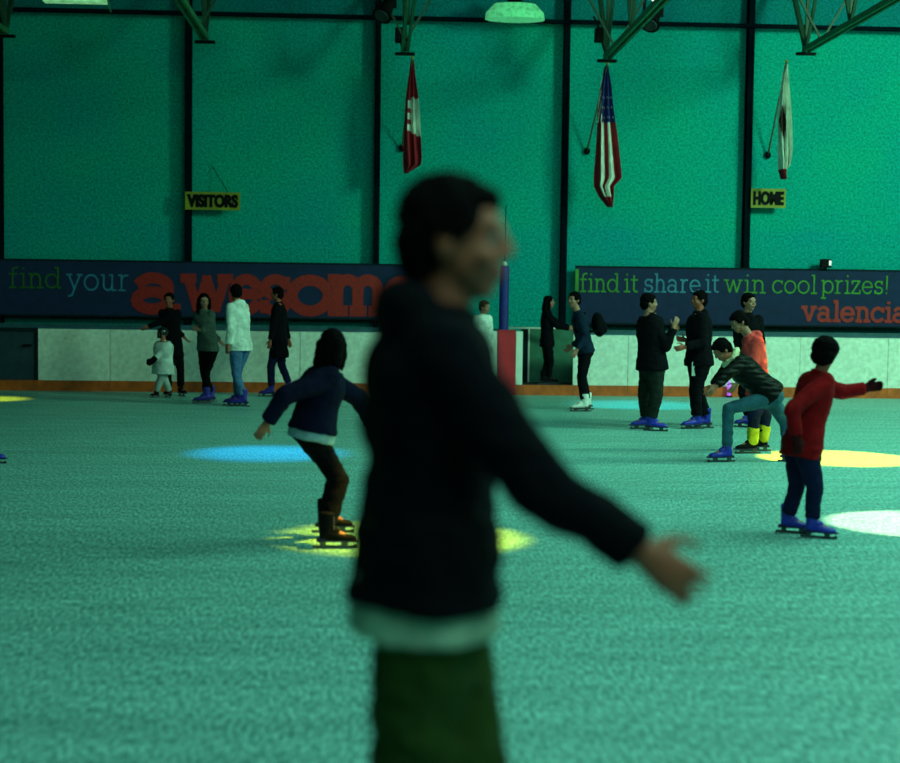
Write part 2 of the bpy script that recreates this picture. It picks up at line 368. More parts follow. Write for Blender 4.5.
p = MB(); p.bb((W(520, 350, YG).x, YG, .17), (W(574, 350, YG).x, YG + .05, 1.13)); part(r, 'panel', p, M_gg)
p = MB(); p.bb((W(508, 350, YG).x, YG - .02, 1.13), (W(574, 350, YG).x, YG + .07, 1.16)); part(r, 'top_rail', p, M_wpost)
p = MB(); p.bb((W(528, 350, YG).x, YG - .012, .17), (W(529.6, 350, YG).x, YG, 1.13)); part(r, 'edge_strip', p, M_wpost)
p = MB(); p.bb((W(522, 350, YG).x, YG - .008, .17), (W(527.8, 350, YG).x, YG, 1.13)); part(r, 'hinge_strip', p, M_dark)
r = thing('pole', (bx(505), YB + .35, 0.17), 'dark blue pole with thin cord rising behind the red panel', 'pole')
xp = W(504, 300, YB + .35).x; zt = W(504, 266, YB + .35).z
p = MB(); p.loft([(V((xp, YB + .35, z)), V((.085, 0, 0)), V((0, .06, 0))) for z in (.17, zt)], 20); part(r, 'padding', p, mat('blue_padding', (.006, .012, .2), .6), smooth=False)
p = MB(); p.seg((xp, YB + .35, zt), .012, (xp + .01, YB + .35, W(506, 205, YB + .35).z), .008); part(r, 'cord', p, M_dark)
p = MB(); p.sph(V((xp, YB + .35, zt + .04)), .045); part(r, 'cap', p, M_wpost)
# added teal slabs standing in for the wall/glass reflection above the boards
lb = MB(); lb.bb((-12, YB + 1.2, .17), (xx(500, 330, YB + 1.2), YB + 1.3, 1.12)); solid('reflection_slab', 'dark teal slab standing in for the reflection above the boards on the left', 'reflection', lb, mat('reflection_teal', (.02, .10, .14), .6), (-5, YB + 1.25, .17))
lb = MB(); lb.bb((xx(577, 330, YB + 1.2), YB + 1.2, .17), (12, YB + 1.3, 1.12)); solid('reflection_slab', 'dark teal slab standing in for the reflection above the boards on the right', 'reflection', lb, MATS['reflection_teal'], (5, YB + 1.25, .17))

# ---------------------------------------------------------------- signs
def bfont(txt, w_, h, x0, zc, Y, m, root, bold=.02):
    cu = bpy.data.curves.new('lettering', 'FONT'); cu.body = txt; cu.size = 1; cu.extrude = .004; cu.offset = bold; cu.align_x = 'LEFT'
    o = bpy.data.objects.new('t', cu); C.objects.link(o); dg = bpy.context.evaluated_depsgraph_get(); dg.update()
    me = bpy.data.meshes.new_from_object(o.evaluated_get(dg)); bpy.data.objects.remove(o)
    xs = [v.co.x for v in me.vertices]; ys = [v.co.y for v in me.vertices]
    for v in me.vertices:
        c = v.co.copy()
        v.co = V((x0 + (c.x - min(xs)) / (max(xs) - min(xs)) * w_, Y - c.z, zc - h / 2 + (c.y - min(ys)) / (max(ys) - min(ys)) * h)) - root.org
    bm = bmesh.new()
    for dx in (-.007, 0, .007):
        n0 = len(bm.verts); bm.from_mesh(me); bm.verts.ensure_lookup_table()
        for v in bm.verts[n0:]: v.co.x += dx; v.co.y += dx * .05
    bm.to_mesh(me); bm.free()
    me.materials.clear(); return link('lettering', me, m, root.o)
def sign(txt, a, b, t, u, label):
    Y = YW - .30; A, B = W(a, u, Y), W(b, t, Y); r = thing('sign', ((A.x + B.x) / 2, Y, A.z), label, 'sign')
    p = MB(); p.bb((A.x, Y, A.z), (B.x, Y + .03, B.z)); part(r, 'panel', p, mat('sign_yellow', (.27, .26, .01), .6))
    m_ = .04; bfont(txt, (B.x - A.x) - 2 * m_, (B.z - A.z) * .74, A.x + m_, (A.z + B.z) / 2, Y - .004, M_black, r, .05)
    for x in (A.x + .06, B.x - .06):
        p = MB(); p.bb((x - .02, Y + .03, A.z + .05), (x + .02, YW, A.z + .09)); part(r, 'bracket', p, M_dark); return r, A, B
r, A, B = sign('VISITORS', 185, 240, 192.5, 209.5, 'small yellow VISITORS sign on the left part of the wall')
p = MB(); p.seg((B.x - .22, YW - .285, B.z), .007, (W(212, 166, YW - .02)), .007); part(r, 'hanging_wire', p, M_dark)
sign('HOME', 751, 786, 189, 207.5, 'small yellow HOME sign on the right part of the wall')
# little speaker above the right banner
a = W(826, 264, YN); r = thing('speaker', (a.x, YN, a.z), 'small black speaker with a bright front on top of the right banner', 'speaker')
p = MB(); p.bb((a.x - .11, YN - .12, a.z - .075), (a.x + .07, YN + .04, a.z + .09)); part(r, 'housing', p, M_black, bevel=.01)
p = MB(); p.bb((a.x + .02, YN - .13, a.z - .03), (a.x + .06, YN - .12, a.z + .06)); part(r, 'front_plate', p, mat('plate_glow_white', (.9, 1, .9), .5, emit=.6))  # front plate is no lamp; its brightness is painted in as emission
p = MB(); p.bb((a.x - .02, YN, a.z - .1), (a.x + .02, YW, a.z - .075)); part(r, 'bracket', p, M_black)

# ---------------------------------------------------------------- roof trusses
M_truss = mat('truss_paint', (.03, .17, .07), .55); M_trussd = mat('truss_web', (.012, .055, .03), .6)
def truss(px, py, label):
    Ye = 25.4; e = W(px, py, Ye); x, z = e.x, e.z; zt = z + 2.1
    r = thing('roof_truss', (x, Ye, z), label, 'truss', None)
    for s in (-1, 1):
        p = MB(); p.beam((x + s * .05, Ye, z), (x + s * .05, 10.5, z), .045, .09); part(r, 'bottom_chord', p, M_truss)
        p = MB(); p.beam((x + s * .05, YW, zt), (x + s * .05, 10.5, zt), .045, .09); part(r, 'top_chord', p, M_trussd)
    p = MB(); p.bb((x - .17, Ye - .05, z - .09), (x + .17, Ye + .05, z - .045)); part(r, 'end_plate', p, M_black)
    nd = 0
    def web(a, b, t=.05):
        p = MB(); p.beam(a, b, t, t); part(r, 'web_member', p, M_trussd)
    web((x, Ye, z), (x, YW - .05, zt), .075)
    web((x, Ye, z), (x, Ye - .12, zt), .055)
    y = Ye; 
    while y > 14:
        web((x, y, z), (x, y - 1.3, zt)); web((x, y - 1.3, zt), (x, y - 2.4, z)); web((x, y - 2.4, z), (x, y - 2.4, zt), .04); y -= 2.4
    # sway braces to the sides
    web((x, Ye - .9, z), (x - 1.2, Ye - .9, zt), .035); web((x, Ye - .9, z), (x + 1.2, Ye - .9, zt), .035)
    return r, x, z
tr = {}
for px, py, l in ((5, 32, 'roof truss end at the top left corner'), (205, 38, 'roof truss above the VISITORS sign'), (405, 50, 'roof truss above the red and white flag'),
                  (607, 57, 'roof truss above the striped flag'), (806, 50, 'roof truss at the top right with a flat end plate')):
    tr[px] = truss(px, py, l)

# stage lamp hung on a truss
def lamp_at(px, py, Y, label, lit, tx):
    a = W(px, py, Y); r = thing('stage_light', (a.x, Y, a.z), label, 'light')
    d = V((-.35, -.5, -.75)).normalized(); u = d.orthogonal().normalized(); v_ = d.cross(u)
    p = MB(); p.loft([(a - d * .2, u * .07, v_ * .07), (a - d * .12, u * .11, v_ * .11), (a + d * .08, u * .13, v_ * .13), (a + d * .2, u * .17, v_ * .17)], 18); part(r, 'housing', p, M_black)
    p = MB(); p.loft([(a + d * .2, u * .13, v_ * .13), (a + d * .212, u * .12, v_ * .12)], 18); part(r, 'lens', p, mat('lens_glass', (.05, .06, .06), .1))
    zt = tr[tx][2] + 2.1
    p = MB(); p.beam(a + V((.15, 0, 0)), a + V((.15, 0, .3)), .02, .05); p.beam(a + V((-.15, 0, 0)), a + V((-.15, 0, .3)), .02, .05); p.beam(a + V((-.16, 0, .3)), a + V((.16, 0, .3)), .05, .02)
    p.seg((a.x, a.y, a.z + .3), .02, (a.x, a.y, 8.55), .02); part(r, 'yoke', p, M_black)
    if lit:
        q = a + V((.02, -.05, .32)); p = MB(); p.sph(q, .075); part(r, 'bulb', p, mat('bulb_glow', (1, 1, .95), .5, emit=2.2, vary=0)) 
    return r
lamp_at(653, 17, 24.5, 'black stage light with a white glowing bulb beside the striped flag truss', True, 607)
lamp_at(386, 8, 24.5, 'black stage light beside the truss over the red and white flag', False, 405)
for px, k in ((399, 405), (599, 607)):
    a = W(px, 34, 25.2); z = tr[k][2]
    r = thing('hook_clamp', (a.x, 25.2, a.z), 'dark cable clamp on the truss above the ' + ('red and white flag' if k == 405 else 'striped flag'), 'clamp')
    p = MB(); p.bb((a.x - .07, 25.1, a.z - .14), (a.x + .07, 25.3, a.z + .1)); part(r, 'body', p, M_black, bevel=.02)
    p = MB(); p.beam((a.x, 25.2, a.z + .1), (a.x - .1, 25.2, a.z + .3), .03, .03); p.beam((a.x - .02, 25.2, a.z + .1), (tr[k][1] - .06, 25.2, z + .02), .03, .03); part(r, 'arm', p, M_black)
# high-bay light and strip light under the roof
a, b = W(485, 18, 26.3), W(545, 5, 26.3)
r = thing('high_bay_light', ((a.x + b.x) / 2, 26.3, a.z), 'pale green glowing bell shaped ceiling light at the top centre', 'light')
cx = (a.x + b.x) / 2; hw = (b.x - a.x) / 2
p = MB(); p.loft([(V((cx, 26.3, a.z - .02)), V((hw, 0, 0)), V((0, .3, 0))), (V((cx, 26.3, a.z + .10)), V((hw * .97, 0, 0)), V((0, .29, 0))), (V((cx, 26.3, b.z)), V((hw * .7, 0, 0)), V((0, .2, 0)))], 28); part(r, 'diffuser', p, mat('diffuser_green', (.10, .62, .25), .5, emit=.55, vary=.3, vs=14))
p = MB(); p.loft([(V((cx, 26.3, b.z)), V((hw * .3, 0, 0)), V((0, .12, 0))), (V((cx, 26.3, b.z + .12)), V((hw * .2, 0, 0)), V((0, .08, 0)))], 20); p.seg((cx, 26.3, b.z + .1), .015, (cx, 26.3, 8.5), .015); part(r, 'hanger', p, M_black)
a, b = W(44, 2, 23), W(107, 0, 23)
r = thing('strip_light', ((a.x + b.x) / 2, 23, a.z), 'long greenish strip light at the top left', 'light')
p = MB(); p.bb((a.x, 22.9, a.z + .0), (b.x, 23.1, a.z + .08)); part(r, 'tube_cover', p, mat('strip_glow', (.25, .75, .3), .5, emit=.5, vary=.5, vs=8))
p = MB(); p.bb((a.x, 22.85, a.z + .08), (b.x, 23.15, a.z + .2)); p.seg((a.x + .1, 23, a.z + .2), .012, (a.x + .1, 23, 8.5), .012); p.seg((b.x - .1, 23, a.z + .2), .012, (b.x - .1, 23, 8.5), .012); part(r, 'housing', p, M_black)
p = MB(); p.beam((b.x, 23, a.z + .08), W(111, 12, 23), .025, .025); part(r, 'brace', p, M_truss)

# ---------------------------------------------------------------- flags
M_fr = mat('flag_red', (.34, .006, .018), .8, bump=.1); M_fw = mat('flag_white', (.7, .74, .66), .8, bump=.1); M_fb = mat('flag_navy', (.012, .02, .16), .8, bump=.1); M_fd = mat('flag_brown', (.06, .02, .01), .8)
def flag(base, tip, outline, pick, mats, label):
    """outline: rows (y px, left px, right px); the cloth hangs from the pole tip in soft pleats"""
    Yt = YW - 1.0; B = W(*base, YW - .05); T = W(*tip, Yt)
    r = thing('flag', B, label, 'flag')
    p = MB(); d = (T - B).normalized(); p.seg(B, .016, T + d * .03, .014); part(r, 'pole', p, mat('pole_wood', (.10, .07, .03), .5))
    p = MB(); p.sph(T + d * .05, .03); part(r, 'finial', p, mat('finial_gold', (.4, .3, .05), .3))
    p = MB(); p.ball(B, V((.06, 0, 0)), V((0, .044, 0)), V((0, 0, .07))); part(r, 'wall_bracket', p, M_black)
    nu, nv = 36, 70; mb = MB(); Yf = Yt + .06
    for j in range(nv + 1):
        t = j / nv; y = outline[0][0] + (outline[-1][0] - outline[0][0]) * t
        for q in range(len(outline) - 1):
            if outline[q][0] <= y <= outline[q + 1][0] + 1e-6: break
        k = (y - outline[q][0]) / (outline[q + 1][0] - outline[q][0]); l = outline[q][1] * (1 - k) + outline[q + 1][1] * k; rr = outline[q][2] * (1 - k) + outline[q + 1][2] * k
        for i in range(nu + 1):
            u = i / nu; P = W(l + (rr - l) * u, y, Yf)
            P.y += (.03 + .07 * t) * math.sin(u * math.pi * 5 + 1.2 * math.sin(t * 3)) + .02 * math.sin(t * 9)
            P.x += .014 * t * math.sin(u * 13 + t * 4); mb.v.append(P)
    for j in range(nv):
        for i in range(nu):
            k = j * (nu + 1) + i; mb.mi = pick((i + .5) / nu, (j + .5) / nv); mb.face((k, k + 1, k + nu + 2, k + nu + 1))
    o = part(r, 'cloth', mb, mats, smooth=True); s = o.modifiers.new('thick', 'SOLIDIFY'); s.thickness = .006
def p1(u, t):
    if t < .30 + .05 * u: return 0
    if t < .62 + .06 * u: return 0 if (u < .22 or (u < .42 and math.sin(t * 60) > .2)) else 1
    return 0
flag((402, 148), (412, 60), [(60, 411, 413.5), (75, 409, 415), (100, 405.5, 418), (130, 404, 420), (158, 403.5, 422), (165, 403.8, 421), (173, 405, 407)], p1, [M_fr, M_fw], 'red and white flag hanging limp from a slanted wall pole')
def p2(u, t):
    if t < .40 and u > .28 * (t / .4):
        return 1 if (t > .17 and (int(t * 70) % 5 == 0) and (int(u * 36) % 6 in (3,))) else 2
    if t < .4: return 0 if math.sin((u + t) * 40) > 0 else 1
    return 1 if (.22 < u < .40 or .55 < u < .74) and t < .93 else 0
flag((587, 151), (607, 66), [(66, 605, 608), (85, 601, 611), (110, 598, 613), (150, 596, 618), (178, 594.5, 621.5), (186, 595, 614), (196, 600, 614), (207, 609, 613)], p2, [M_fr, M_fw, M_fb], 'striped flag with a starred blue corner hanging from a slanted wall pole')
def p3(u, t):
    if t > .91: return 0
    if .36 < t < .64 and abs(u - .34 - .15 * (t - .5)) < .27 - abs(t - .5) * 1.2: return 2
    return 1
flag((768, 155), (786, 64), [(64, 785, 787.5), (90, 781, 789), (120, 778, 790), (150, 779, 791.5), (165, 780, 790), (168, 780, 787), (179, 783, 786)], p3, [M_fr, M_fw, M_fd], 'white flag with a dark emblem hanging from a slanted wall pole above the HOME sign')

# ---------------------------------------------------------------- people
M_eye = mat('eye_white', (.16, .15, .14), .5, vary=.02); M_pup = mat('iris_dark', (.01, .008, .006), .2)
M_blade = mat('blade_steel', (.10, .11, .12), .4, metal=.5)
SKIN = {'tan': mat('skin_tan', (.42, .13, .07), .6, vary=.08, vs=20), 'dark': mat('skin_brown', (.30, .07, .035), .6, vary=.08, vs=20), 'pale': mat('skin_pale', (.34, .14, .09), .6, vary=.06, vs=20)}
LIPS = mat('lips', (.35, .06, .05), .5)

def ik(a, c, l1, l2, pole):
    d = c - a; D = d.length; D2 = min(D, (l1 + l2) * .999)
    if D > (l1 + l2): k = D / (l1 + l2); return a + d * (l1 / (l1 + l2))
    x = (l1 * l1 - l2 * l2 + D2 * D2) / (2 * D2); h = math.sqrt(max(0, l1 * l1 - x * x)); dn = d.normalized()
    p = pole - dn * pole.dot(dn)
    if p.length < 1e-4: p = dn.orthogonal()
    return a + dn * x + p.normalized() * h

def hand(mb, w_, d, n, side, k, grow=0.0, curl=1.0, splay=.0):
    """palm, four unequal fingers and a thumb"""
    d = d.normalized(); n = (n - d * n.dot(d)).normalized(); t = d.cross(n) * side
    q = lambda a, b, c: w_ + (d * a + t * b + n * c) * k
    g = grow; k = k * .92
    mb.loft([(q(-.02, 0, 0), t * (.026 * k + g), n * (.021 * k + g)), (q(.02, .001, 0), t * (.033 * k + g), n * (.019 * k + g)), (q(.06, 0, 0), t * (.041 * k + g), n * (.016 * k + g)), (q(.092, 0, 0), t * (.040 * k + g), n * (.013 * k + g))], 14)
    for i, (o, L, a0) in enumerate(((.031, .070, .10), (.0105, .079, .03), (-.0105, .073, -.03), (-.031, .056, -.10))):
        p = q(.086, o, 0); pts = [p]; ang = .12 + .06 * i
        for sgl, frac in enumerate((.45, .30, .25)):
            dd = (d * math.cos(ang * curl) + n * math.sin(ang * curl) + t * (a0 + splay * o * 12)).normalized(); p = p + dd * L * frac * k; pts.append(p); ang += .42
        rr = .0082 * k + g; mb.chain(pts, [rr, rr * .97, rr * .9, rr * .78], n=8)
    p = q(.018, .026, .002); pts = [p]
    for L, (a, b, c) in ((.042, (.62, .72, .30)), (.030, (.85, .42, .35)), (.024, (.93, .15, .45))):
        p = p + (d * a + t * b + n * c).normalized() * L * k; pts.append(p)
    mb.chain(pts, [.0135 * k + g, .0115 * k + g, .0095 * k + g, .0078 * k + g], n=8)

def skate(foot, hd, pitch, k, kind, root, org, vox):
    """foot: point on the ice under the middle of the blade; returns the ankle"""
    f = V((math.cos(hd) * math.cos(pitch), math.sin(hd) * math.cos(pitch), -math.sin(pitch))); s = V((-math.sin(hd), math.cos(hd), 0)); u = f.cross(s).normalized()
    q = lambda a, b, c: foot + (f * a + s * b + u * c) * k
    q0 = q; q = lambda a, b, c: q0(a, b, c - .018)
    if root is not None:
        cb, cs = kind; mb = MB()
        mb.loft([(q(-.105, 0, .085), s * .030 * k, u * .018 * k), (q(-.10, 0, .12), s * .043 * k, u * .040 * k), (q(-.02, 0, .105), s * .043 * k, u * .040 * k), (q(.06, 0, .095), s * .048 * k, u * .032 * k), (q(.125, 0, .088), s * .042 * k, u * .026 * k), (q(.15, 0, .082), s * .022 * k, u * .016 * k)], 16)
        an = q(-.055, 0, .14); mb.loft([(q(-.055, 0, .09), f * .052 * k, s * .040 * k), (q(-.055, 0, .16), f * .052 * k, s * .044 * k), (q(-.055, 0, .24), f * .058 * k, s * .053 * k), (q(-.052, 0, .275), f * .058 * k, s * .056 * k)], 16)
        mb.ball(q(.0, 0, .14), f * .045 * k, s * .035 * k, u * .035 * k)
        o = link('ice_skate', remesh(mb, org, vox, 3, .002, 20), cb, root, smooth=True)
        b = MB(); b.box(q(.02, 0, .070), (.145 * k, .038 * k, .006 * k), (f, s, u)); b.box(q(-.09, 0, .078), (.035 * k, .032 * k, .012 * k), (f, s, u)); 
        link('sole', b.mesh('sole', org), cs, o, bevel=.004)
        b = MB(); b.box(q0(.0, 0, .010), (.150 * k, .0022 * k, .010 * k), (f, s, u))
        b.box(q0(-.08, 0, .034), (.022 * k, .008 * k, .018 * k), (f, s, u)); b.box(q0(.075, 0, .034), (.025 * k, .008 * k, .018 * k), (f, s, u)); b.box(q0(.148, 0, .014), (.012 * k, .0022 * k, .014 * k), (f, s, u))
        link('blade', b.mesh('blade', org), M_blade, o)
        la = MB()
        for i in range(5): la.seg(q(-.012 + .0 * i, .030, .15 + .02 * i), .0035 * k, q(.0, -.030, .158 + .02 * i), .0035 * k, 6)
        link('laces', la.mesh('laces', org), mat('laces_grey', (.35, .36, .38), .8), o)
    return q(-.055, 0, .14)

def person(label, H, face, head, pelvis, hands, feet, coat, pants, skatek, hair=('short', (.003, .0022, .002)), Y=None, look=None, neck=None,
           skin='tan', vox=.011, hs=1.0, hem=-.30, sleeve=.94, knees=(None, None), elbows=(None, None), fat=1.0, hood=False, extra=None, gloves=None, twist=0, cg=.020, sw=1.0, curl=(1, 1), legfat=1.0):
    """head, pelvis: photo points at the body's distance; hands: (px, py, dy) left, right; feet: (px, py, heading, pitch, lift) left, right on the ice"""
    k = H / 1.70; up = V((0, 0, 1)); fr = R(face)
    gp = []
    for ft in feet:
        if extra and 'org_z' in extra: g = W(ft[0], ft[1], Y); g.z = 0
        else: g = G(ft[0], ft[1])
        g.z = max(0, (ft[4] if len(ft) > 4 else 0)) 
        gp.append(g)
    Y0 = Y if Y is not None else (gp[0].y + gp[1].y) / 2
    base_z = 0.0 if Y is None or True else 0
    hc = W(head[0], head[1], Y0); pv = W(pelvis[0], pelvis[1], Y0)
    org = V((pv.x, Y0, 0)) if not extra or 'org_z' not in extra else V((pv.x, Y0, extra['org_z']))
    if org.z:
        for g in gp: g.z += org.z
    left = V((-math.sin(fr), math.cos(fr), 0)); f0 = V((math.cos(fr), math.sin(fr), 0))
    lk = look or (face, 0); ly, lp = R(lk[0]), R(lk[1])
    hf = V((math.cos(ly) * math.cos(lp), math.sin(ly) * math.cos(lp), -math.sin(lp))); hl = V((-math.sin(ly), math.cos(ly), 0)); hu = hf.cross(hl).normalized()
    hk = k * hs
    nb = W(neck[0], neck[1], Y0) if neck else hc + (pv - hc).normalized() * .19 * hk - up * 0
    if not neck: nb = hc - hu * .135 * hk - hf * .03 * hk + (pv - hc).normalized() * .045 * k
    sp = (nb - pv); spn = sp.normalized(); 
    fw = left.cross(spn).normalized()
    tl = (left * math.cos(R(twist)) + fw * math.sin(R(twist))).normalized(); tf = tl.cross(spn).normalized()
    shc = nb - spn * .045 * k
    sh = [shc + tl * .165 * k * sw, shc - tl * .165 * k * sw]; hp = [pv + left * .085 * k - spn * .03 * k, pv - left * .085 * k - spn * .03 * k]
    wr = []; el = []
    for i in (0, 1):
        hx, hy, dy = hands[i]; p = W(hx, hy, sh[i].y + dy)
        pole = (-tf * .8 - up * .6) if True else None
        # keep the arm within reach
        L = (.29 + .25) * k
        if (p - sh[i]).length > L * 1.04: p = sh[i] + (p - sh[i]).normalized() * L * 1.04
        e = ik(sh[i], p, .29 * k, .25 * k, pole) if elbows[i] is None else W(elbows[i][0], elbows[i][1], sh[i].y + elbows[i][2])
        wr.append(p); el.append(e)
    ank = []; kn = []
    for i in (0, 1):
        ft = feet[i]; a = skate(gp[i], R(ft[2]), R(ft[3]) if len(ft) > 3 else 0, k, None, None, None, 0); ank.append(a)
        ll_ = min(.84 * k, (a - hp[i]).length * 1.012) / .84; kn.append(ik(hp[i], a, .43 * ll_, .41 * ll_, V((math.cos(R(ft[2])), math.sin(R(ft[2])), .15))) if knees[i] is None else W(knees[i][0], knees[i][1], hp[i].y * .5 + a.y * .5 + knees[i][2]))
    # ---- body, one surface
    b = MB()
    def torso(mb, g, lo=-.14, top=1.0, flare=0.0, full=True):
        rows = [(-.55, .17, .125), (-.30, .172, .125), (-.14, .155, .112), (0, .165, .118), (.18, .15, .105), (.38, .138, .098), (.6, .150, .110), (.78, .160, .108), (.92, .150, .088), (1.0, .095, .068), (1.06, .060, .058)]
        rs = []
        for t, a, d in rows:
            if t < lo - 1e-6 or t > top + 1e-6: continue
            ll = left.lerp(tl, max(0, min(1, t))).normalized(); ff = ll.cross(spn).normalized(); fl_ = flare * max(0, -t + .3)
            dn = spn if t > 0 else (spn * .6 + up * .4).normalized()
            c = pv + (sp * t if t > 0 else dn * (sp.length * t))
            rs.append((c, ll * (a * k * fat + g + fl_), ff * (d * k * fat + g + fl_)))
        if lo not in [r_[0] for r_ in rows]:
            c = pv + (spn * .6 + up * .4).normalized() * (sp.length * lo); rs.insert(0, (c, left * (.165 * k * fat + g + flare * (.3 - lo)), fw * (.122 * k * fat + g + flare * (.3 - lo))))
        mb.loft(rs, 22)
    torso(b, 0, -.14, 1.06)
    b.chain([nb - spn * .04 * k, hc - hu * .07 * hk - hf * .012 * hk], [.056 * k, .052 * hk])
    hq = lambda x, y, z: hc + (hf * x + hl * y + hu * z) * hk
    sc = lambda a, c, d: (hf * (a * hk), hl * (c * hk), hu * (d * hk))
    def el_(mb, c, r3, g=0.0): mb.ball(c, hf * (r3[0] * hk + g), hl * (r3[1] * hk + g), hu * (r3[2] * hk + g))
    el_(b, hq(-.008, 0, .025), (.094, .074, .088)); el_(b, hq(.022, 0, -.035), (.066, .062, .072)); el_(b, hq(.050, 0, -.088), (.030, .030, .022))
    b.chain([hq(.086, 0, .020), hq(.103, 0, -.018)], [.009 * hk, .012 * hk], n=8); el_(b, hq(.094, .012, -.024), (.010, .009, .008)); el_(b, hq(.094, -.012, -.024), (.010, .009, .008))
    for s in (-1, 1):
        el_(b, hq(-.008, s * .076, -.008), (.018, .009, .032)); el_(b, hq(.076, s * .030, .004), (.014, .016, .011)); el_(b, hq(.076, s * .030, .030), (.014, .024, .008)); el_(b, hq(.060, s * .040, -.030), (.024, .022, .022))
    el_(b, hq(.085, 0, -.054), (.012, .024, .0065)); el_(b, hq(.082, 0, -.066), (.012, .020, .0075))
    for i, sd in ((0, 1), (1, -1)):
        b.chain([sh[i] + (shc - sh[i]) * .15, el[i], wr[i]], [.052 * k, .040 * k, .027 * k])
        dr = (wr[i] - el[i]).normalized(); inw = (shc - sh[i]).normalized()
        nn = inw - dr * inw.dot(dr)
        if nn.length < .2: nn = tf - dr * tf.dot(dr)
        hand(b, wr[i], dr, nn, -sd if True else sd, k, 0, curl[i])
        b.chain([hp[i], hp[i].lerp(kn[i], .5), kn[i], kn[i].lerp(ank[i], .35), ank[i]], [.086 * k * fat * legfat, .072 * k * legfat, .054 * k * legfat, .052 * k * legfat, .036 * k])
        hd = R(feet[i][2]); b.chain([ank[i], ank[i] + V((math.cos(hd), math.sin(hd), -.3)) * .12 * k], [.036 * k, .028 * k])
    bv = min(vox, .009); me = remesh(b, org, bv, 2 if bv < .006 else 1)
    body = link('person', me, [SKIN[skin], M_eye, M_pup, LIPS], None, org, smooth=True)
    for p in me.polygons:
        c = p.center + org - hc; x, y, z = c.dot(hf) / hk, c.dot(hl) / hk, c.dot(hu) / hk
        if x > .07 and abs(z - .004) < .009 and abs(abs(y) - .030) < .014: p.material_index = 2 if abs(abs(y) - .030) < .0065 else 1
        elif x > .078 and -.074 < z < -.048 and abs(y) < .024: p.material_index = 3
    tag(body, label, 'person')
    # ---- clothing
    if coat:
        j = MB(); torso(j, cg * k, hem, 1.0, .02); 
        for i in (0, 1):
            e = el[i].lerp(wr[i], sleeve) if sleeve > 0 else el[i]
            j.chain([sh[i] + (shc - sh[i]) * .2, el[i], e], [(.060 + cg * .6) * k, (.048 + cg * .5) * k, (.037 + cg * .4) * k], flat=True)
        j.chain([nb - spn * .03 * k, nb + (hc - nb) * .28], [.085 * k, .072 * k], flat=True)
        if hood:
            j.ball(nb - tf * .055 * k + spn * .015 * k, tf * .06 * k, tl * .12 * k, spn * .07 * k); j.chain([nb + tl * .09 * k, nb + tf * .08 * k - spn * .03 * k, nb - tl * .09 * k], [.03 * k] * 3)
        link('jacket', remesh(j, org, vox, 5, .010 * k, 9, H * 3), coat, body, smooth=True)
    if pants:
        t = MB(); rs = [(pv + spn * (.10 * k), left * (.160 * k * fat), fw * (.118 * k * fat)), (pv, left * (.178 * k * fat), fw * (.132 * k * fat)), (pv - (spn * .6 + up * .4).normalized() * .09 * k, left * (.165 * k * fat), fw * (.12 * k * fat))]; t.loft(rs, 20)
        for i in (0, 1):
            end = kn[i].lerp(ank[i], .86)
            t.chain([hp[i], hp[i].lerp(kn[i], .5), kn[i], kn[i].lerp(ank[i], .35), end], [.100 * k * fat * legfat, .087 * k * legfat, .068 * k * legfat, .065 * k * legfat, .060 * k * legfat], flat=True)
        link('trousers', remesh(t, org, vox, 4, .009 * k, 11, H), pants, body, smooth=True)
    for i in (0, 1):
        if skatek: skate(gp[i], R(feet[i][2]), R(feet[i][3]) if len(feet[i]) > 3 else 0, k, skatek, body, org, min(vox, .009))
        if gloves:
            g = MB(); dr = (wr[i] - el[i]).normalized(); inw = (shc - sh[i]).normalized(); nn = inw - dr * inw.dot(dr)
            if nn.length < .2: nn = tf - dr * tf.dot(dr)
            gg = gloves[1]; hand(g, wr[i], dr, nn, -1 if i == 0 else 1, k, gg, curl[i]); g.chain([wr[i] - dr * .07 * k, wr[i] + dr * .01], [.036 * k + gg, .036 * k + gg], flat=True)
            link('glove', remesh(g, org, min(vox, .008), 2), gloves[0], body, smooth=True)
    style, hcol = hair
    if style != 'none':
        h = MB(); g = .0
        if style == 'helmet':
            el_(h, hq(-.01, 0, .045), (.125, .105, .10)); h.box(hq(.09, 0, -.03), (.012 * hk, .06 * hk, .055 * hk), (hf, hl, hu))
            me = remesh(h, org, vox * .8, 2); link('helmet', me, mat('helmet_black', (.01, .012, .014), .3), body, smooth=True)
        elif style == 'beanie':
            el_(h, hq(-.012, 0, .055), (.108, .090, .088)); h.loft([(hq(-.01, 0, .02), hf * .108 * hk, hl * .092 * hk), (hq(-.012, 0, .06), hf * .110 * hk, hl * .094 * hk)], 22)
            link('beanie', remesh(h, org, vox * .7, 2, .003, 30), mat('beanie_' + str(hcol), hcol, .9, bump=.4, bs=90), body, smooth=True)
        else:
            el_(h, hq(-.020, 0, .042), (.098, .086, .088)); el_(h, hq(-.055, 0, -.005), (.062, .080, .085)); el_(h, hq(.030, 0, .078), (.055, .064, .030))
            for s in (-1, 1): el_(h, hq(-.005, s * .072, .035), (.055, .014, .050))
            if style == 'bowl':
                el_(h, hq(-.005, 0, .045), (.118, .108, .098)); el_(h, hq(-.05, 0, -.02), (.075, .098, .075))
            if style in ('long', 'loose'):
                L = .30 if style == 'long' else .22
                for s in (-1, 0, 1): h.chain([hq(-.06, s * .055, .0), hq(-.085, s * .062, -.12), hq(-.085, s * .058, -L)], [.050 * hk, .048 * hk, .026 * hk])
                for s in (-1, 1): h.chain([hq(-.01, s * .078, .03), hq(.0, s * .085, -.08), hq(-.01, s * .08, -L * .75)], [.028 * hk, .030 * hk, .016 * hk])
            if style == 'pony':
                h.chain([hq(-.10, 0, .03), hq(-.16, 0, .0), hq(-.17, 0, -.14), hq(-.15, 0, -.22)], [.028 * hk, .034 * hk, .034 * hk, .014 * hk])
